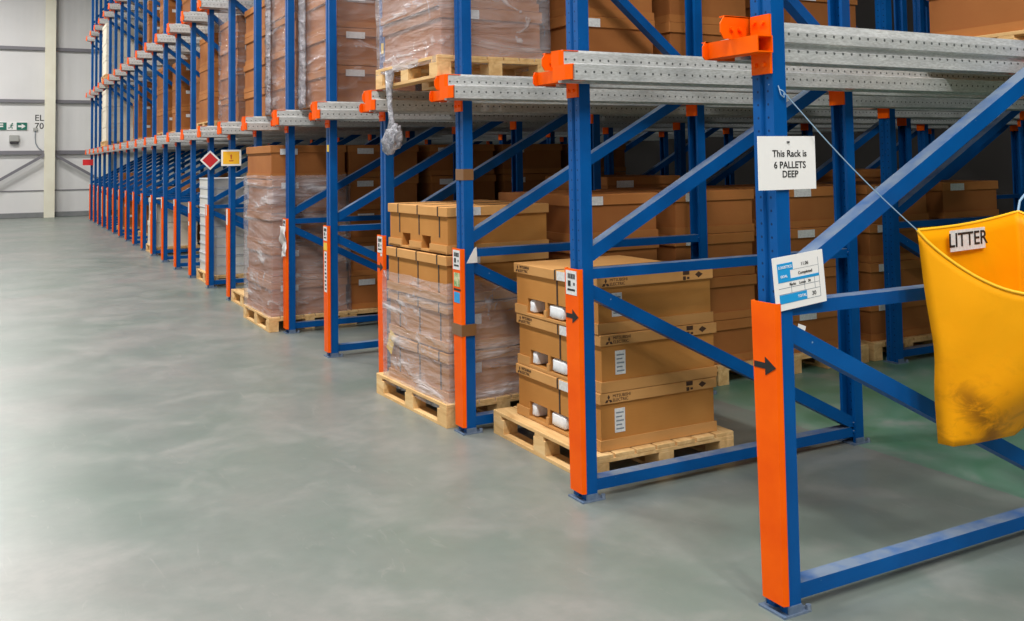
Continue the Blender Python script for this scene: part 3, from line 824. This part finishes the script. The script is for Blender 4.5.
# ------------------------------------------------------------------ hanging tail of film
bm = bmesh.new()
bm_tube(bm, [(-.12, 3.64, 2.32), (-.13, 3.63, 2.2), (-.13, 3.62, 2.08), (-.125, 3.60, 1.98), (-.125, 3.59, 1.90)], [.035, .024, .018, .02, .04], 10)
me1 = mesh('film_strand', bm, 'film_dense', smooth=True)
bm = bmesh.new(); bmesh.ops.create_icosphere(bm, subdivisions=4, radius=1)
for v in bm.verts:
    d = 1 + .28 * mnoise.noise(v.co * 2.2) + .16 * mnoise.noise(v.co * 6)
    v.co = Vector((v.co.x * .065 * d, v.co.y * .07 * d, v.co.z * .105 * d - .01))
me2 = mesh('film_wad', bm, 'film_dense', smooth=True)
t = thing('film_tail', 'twisted wad of clear film hanging off first-level pallet in third lane', 'stretch film', (0, 0, 0))
put('strand', me1, t); put('wad', me2, t, (-.125, 3.58, 1.845), (.3, .2, 0))

# ------------------------------------------------------------------ signs
def sign_board(name, label, w, h, mat, loc, rot):
    t = thing(name, label, 'sign', loc, rot)
    put('board', boxmesh('board', (-w / 2, w / 2, -h / 2, h / 2, -.0015, .0015), mat), t); return t
t = sign_board('notice', 'white square notice with black lettering on nearest post', .288, .2, 'white', (.052, -.008, 1.654), (PI / 2, 0, 0))
put('lettering', text_mesh('This Rack is', .036, 'black', bold=.0004), t, (.012, .034, .0022))
put('lettering', text_mesh('6 PALLETS\nDEEP', .036, 'black', bold=.0004), t, (.012, -.026, .0022))
put('pin', boxmesh('pin', (-.006, .006, -.003, .003, .0015, .005), 'dark_plastic'), t, (.005, .078, 0))
t = sign_board('notice', 'blue and white table notice tilted on nearest post below white notice', .256, .198, 'white', (.097, -.008, 1.214), (PI / 2, -.085, 0))
def panel(x0, x1, y0, y1, mat, name='panel', zz=.0022):
    return put(name, boxmesh(name, (x0, x1, y0, y1, .0015, zz), mat), t)
panel(-.108, -.03, .045, .074, 'cyan'); panel(-.108, -.045, .004, .045, 'cyan'); panel(-.045, .052, .004, .014, 'cyan'); panel(.052, .10, .004, .014, 'cyan')
panel(-.108, .03, -.074, -.042, 'cyan')
bm = bmesh.new()
for yy in (.004, -.018, -.040, -.074): bm_box(bm, -.108, .10, yy - .0008, yy + .0008, .0015, .0021)
for xx in (-.045, .022, .075): bm_box(bm, xx - .0008, xx + .0008, -.04, .004, .0015, .0021)
bm_box(bm, -.03, .10, .0445, .0455, .0015, .0021); bm_box(bm, .0992, .1008, -.074, .074, .0015, .0021)
put('ruled_lines', mesh('ruled_lines', bm, 'greyline'), t)
put('lettering', text_mesh('LOGISTICS', .014, 'white', bold=.0002), t, (-.069, .059, .0025)); put('lettering', text_mesh('GOAL', .013, 'white', bold=.0002), t, (-.078, .025, .0025))
put('lettering', text_mesh('TOTAL', .014, 'white', bold=.0002), t, (.005, -.058, .0025))
put('handwriting', text_mesh('11.06', .018, 'black'), t, (.03, .06, .0025)); put('handwriting', text_mesh('Completed', .016, 'black'), t, (.03, .028, .0025))
put('handwriting', text_mesh('Racks    Loose   30', .014, 'black'), t, (.0, -.008, .0025)); put('handwriting', text_mesh('30', .022, 'black'), t, (.066, -.058, .0025))

def face_sign(name, label, y, z, w, h, mat, rim, diamond=False, k=0):
    # faces the camera side (-Y), hung on the aisle face of a far frame
    t = thing(name, label, 'sign', (.0, y, z), (PI / 2, PI / 4 if diamond else 0, -.25))
    put('board', boxmesh('board', (-w / 2, w / 2, -h / 2, h / 2, -.002, .002), rim), t)
    put('face', boxmesh('face', (-w / 2 + .022, w / 2 - .022, -h / 2 + .022, h / 2 - .022, .002, .0035), mat), t); return t
t = face_sign('warning_sign', 'red diamond sign with white rim on ninth post from near end', 8 * S - .07, 1.745, .19, .19, 'red_sign', 'white', True)
t = face_sign('warning_sign', 'yellow rectangular sign with pale rim on eighth post from near end', 7 * S - .05, 1.765, .24, .20, 'yellow_sign', 'white')
bm = bmesh.new(); bm_prism(bm, [(-.012, .03), (.0, .045), (.012, .03), (.006, -.02), (-.006, -.02)], 'z', .0035, .0042); bm_prism(bm, [(-.03, -.03), (.03, -.03), (.022, -.045), (-.022, -.045)], 'z', .0035, .0042)
put('symbol', mesh('symbol', bm, plain('orange_brown_ink', srgb(200, 96, 10))), t)
t = thing('red_sign', 'small red sign on last post of the row', 'sign', (-.08, 22 * S - .02, 1.82), (PI / 2, 0, -.4))
put('board', boxmesh('board', (-.16, .16, -.09, .09, -.003, .003), 'red_sign'), t)

# ------------------------------------------------------------------ litter bag
Lp = Vector((.614, -.12, 1.383)); Rp = Vector((1.245, -.12, 1.432)); Np = Vector((1.30, -.62, 1.40))
rim = []
NB, NR, NFt = 16, 10, 26
for i in range(NB):
    t_ = i / NB; p = Lp.lerp(Rp, t_); p.z -= .012 * math.sin(PI * t_); rim.append(p)
for i in range(NR):
    t_ = i / NR; p = Rp.lerp(Np, t_); p.z -= .05 * math.sin(PI * t_); rim.append(p)
for i in range(NFt):
    t_ = i / NFt; p = Np.lerp(Lp, t_); p.z -= .255 * math.sin(PI * t_) ** .85; p.y -= .02 * math.sin(PI * t_); rim.append(p)
N = len(rim)
# bottom seam: a narrow loop
bot = []
b0 = Vector((.705, -.14, .545)); b1 = Vector((1.055, -.17, .545))
for i in range(N):
    if i < NB: t_ = i / NB; p = b0.lerp(b1, t_ * .95) + Vector((0, .03, 0))
    elif i < NB + NR: t_ = (i - NB) / NR; p = b0.lerp(b1, .95 + .05 * t_) + Vector((0, .03 - .06 * t_, 0))
    else: t_ = (i - NB - NR) / NFt; p = b1.lerp(b0, t_) + Vector((0, -.03, 0))
    bot.append(p)
bm = bmesh.new(); rings = []
NV = 22
for j in range(NV + 1):
    s = j / NV; ring = []
    for i in range(N):
        a, b = rim[i], bot[i]
        e = s ** .9
        p = a.lerp(b, e)
        if i < NB: close = i / NB
        elif i < NB + NR: close = 1
        else: close = 1 - (i - NB - NR) / NFt
        ex = s ** (.9 + 4.5 * close ** 2); p.x = a.x + (b.x - a.x) * ex
        # the front hangs with its fullness near two thirds down
        if i >= NB + NR:
            t_ = (i - NB - NR) / NFt
            p.y -= .05 * math.sin(PI * s) * math.sin(PI * t_)
        elif i < NB: p.y -= .01 * math.sin(PI * s)
        nz = mnoise.noise(Vector((p.x * 5, p.y * 5, p.z * 4))) * .018 * min(1, s * 4)
        p.y += nz; p.x += nz * .3 * (0 if (i < 2 or i > N - 3) else 1)
        ring.append(bm.verts.new(p))
    rings.append(ring)
for a, b in zip(rings, rings[1:]):
    for i in range(N): bm.faces.new((a[i], a[(i + 1) % N], b[(i + 1) % N], b[i]))
bm.faces.new(rings[-1])
bmesh.ops.recalc_face_normals(bm, faces=bm.faces[:])
bmesh.ops.solidify(bm, geom=bm.faces[:], thickness=.003)
t = thing('litter_bag', 'yellow litter bag hung by wire in front of nearest rack frame', 'bag', (0, 0, 0))
put('pouch', mesh('pouch', bm, 'bag', smooth=True), t)
bm = bmesh.new(); bm_tube(bm, rim + [rim[0]], .006, 8, False)
put('hem', mesh('hem', bm, 'bag_hem', smooth=True), t, label='pale yellow stitched hem')
e = put('name_label', boxmesh('name_label', (-.107, .107, -.042, .042, -.001, .001), 'label'), t, (.880, -.145, 1.335), (PI / 2 + .02, -.03, 0), 'white label reading LITTER')
me = text_mesh('LITTER', .078, 'black', bold=.0008)
put('lettering', me, e, (0, 0, .002))

bm = bmesh.new()
pw = [Vector((.03, -.004, 1.93)), Vector((.035, -.012, 1.925))]
for i in range(1, 13):
    q = i / 12; p = Vector((.035, -.012, 1.925)).lerp(Lp, q); p.z -= .02 * math.sin(PI * q); pw.append(p)
bm_tube(bm, pw, .0022, 6)
bm_tube(bm, [(.02, -.006, 1.945), (.028, -.01, 1.91), (.045, -.008, 1.90), (.05, -.004, 1.915)], .0022, 6)
tag(put('hanging_wire', mesh('hanging_wire', bm, 'galv_wire')), 'thin pale wire from nearest post down to left corner of yellow bag', 'wire')
bm = bmesh.new(); bm_tube(bm, [tuple(Rp), (1.262, -.118, 1.475), (1.30, -.115, 1.50), (1.5, -.08, 1.58), (1.8, -.03, 1.72)], .005, 8)
tag(put('hanging_wire', mesh('hanging_wire', bm, 'galv_wire')), 'short pale cord holding up right corner of yellow bag', 'wire')

bm = bmesh.new(); bm_tube(bm, [tuple(Np), (1.55, -.42, 1.52), (1.87, -.004, 1.78)], .0022, 6)
tag(put('hanging_wire', mesh('hanging_wire', bm, 'galv_wire')), 'thin pale wire from outer corner of yellow bag to rear post', 'wire')

# ------------------------------------------------------------------ light
w = bpy.data.worlds.new('warehouse_air'); scene.world = w; w.use_nodes = True
w.node_tree.nodes['Background'].inputs[0].default_value = (1.0, .985, .97, 1); w.node_tree.nodes['Background'].inputs[1].default_value = .5
def lamp(x, y, z, e, sx, sy, rot=(0, 0, 0), col=(1, .98, .95)):
    ld = bpy.data.lights.new('high_bay_or_fill_lamp', 'AREA'); ld.shape = 'RECTANGLE'; ld.size = sx; ld.size_y = sy; ld.energy = e; ld.color = col
    o = bpy.data.objects.new('high_bay_or_fill_lamp', ld); COL.objects.link(o); o.location = (x, y, z); o.rotation_euler = rot; return o
for y in range(-8, 27, 5):
    lamp(-3.2, y + .5, 8.4, 320 if y < 15 else 215, .5, 2.4)
lamp(2.0, -5.5, 8.4, 130, .5, 2.4); lamp(-.8, -5.5, 8.4, 230, .5, 2.4)  # near-side fill, added for the faces toward the camera
for x in (-8, -3.2):
    lamp(x, 28.0, 8.4, 290, 2.4, .5)  # extra fill lamps added to brighten the end wall

vs = scene.view_settings
scene.display_settings.display_device = 'sRGB'
vs.view_transform = 'Standard'; vs.look = 'None'; vs.exposure = 0.46; vs.gamma = 1; vs.use_curve_mapping = False
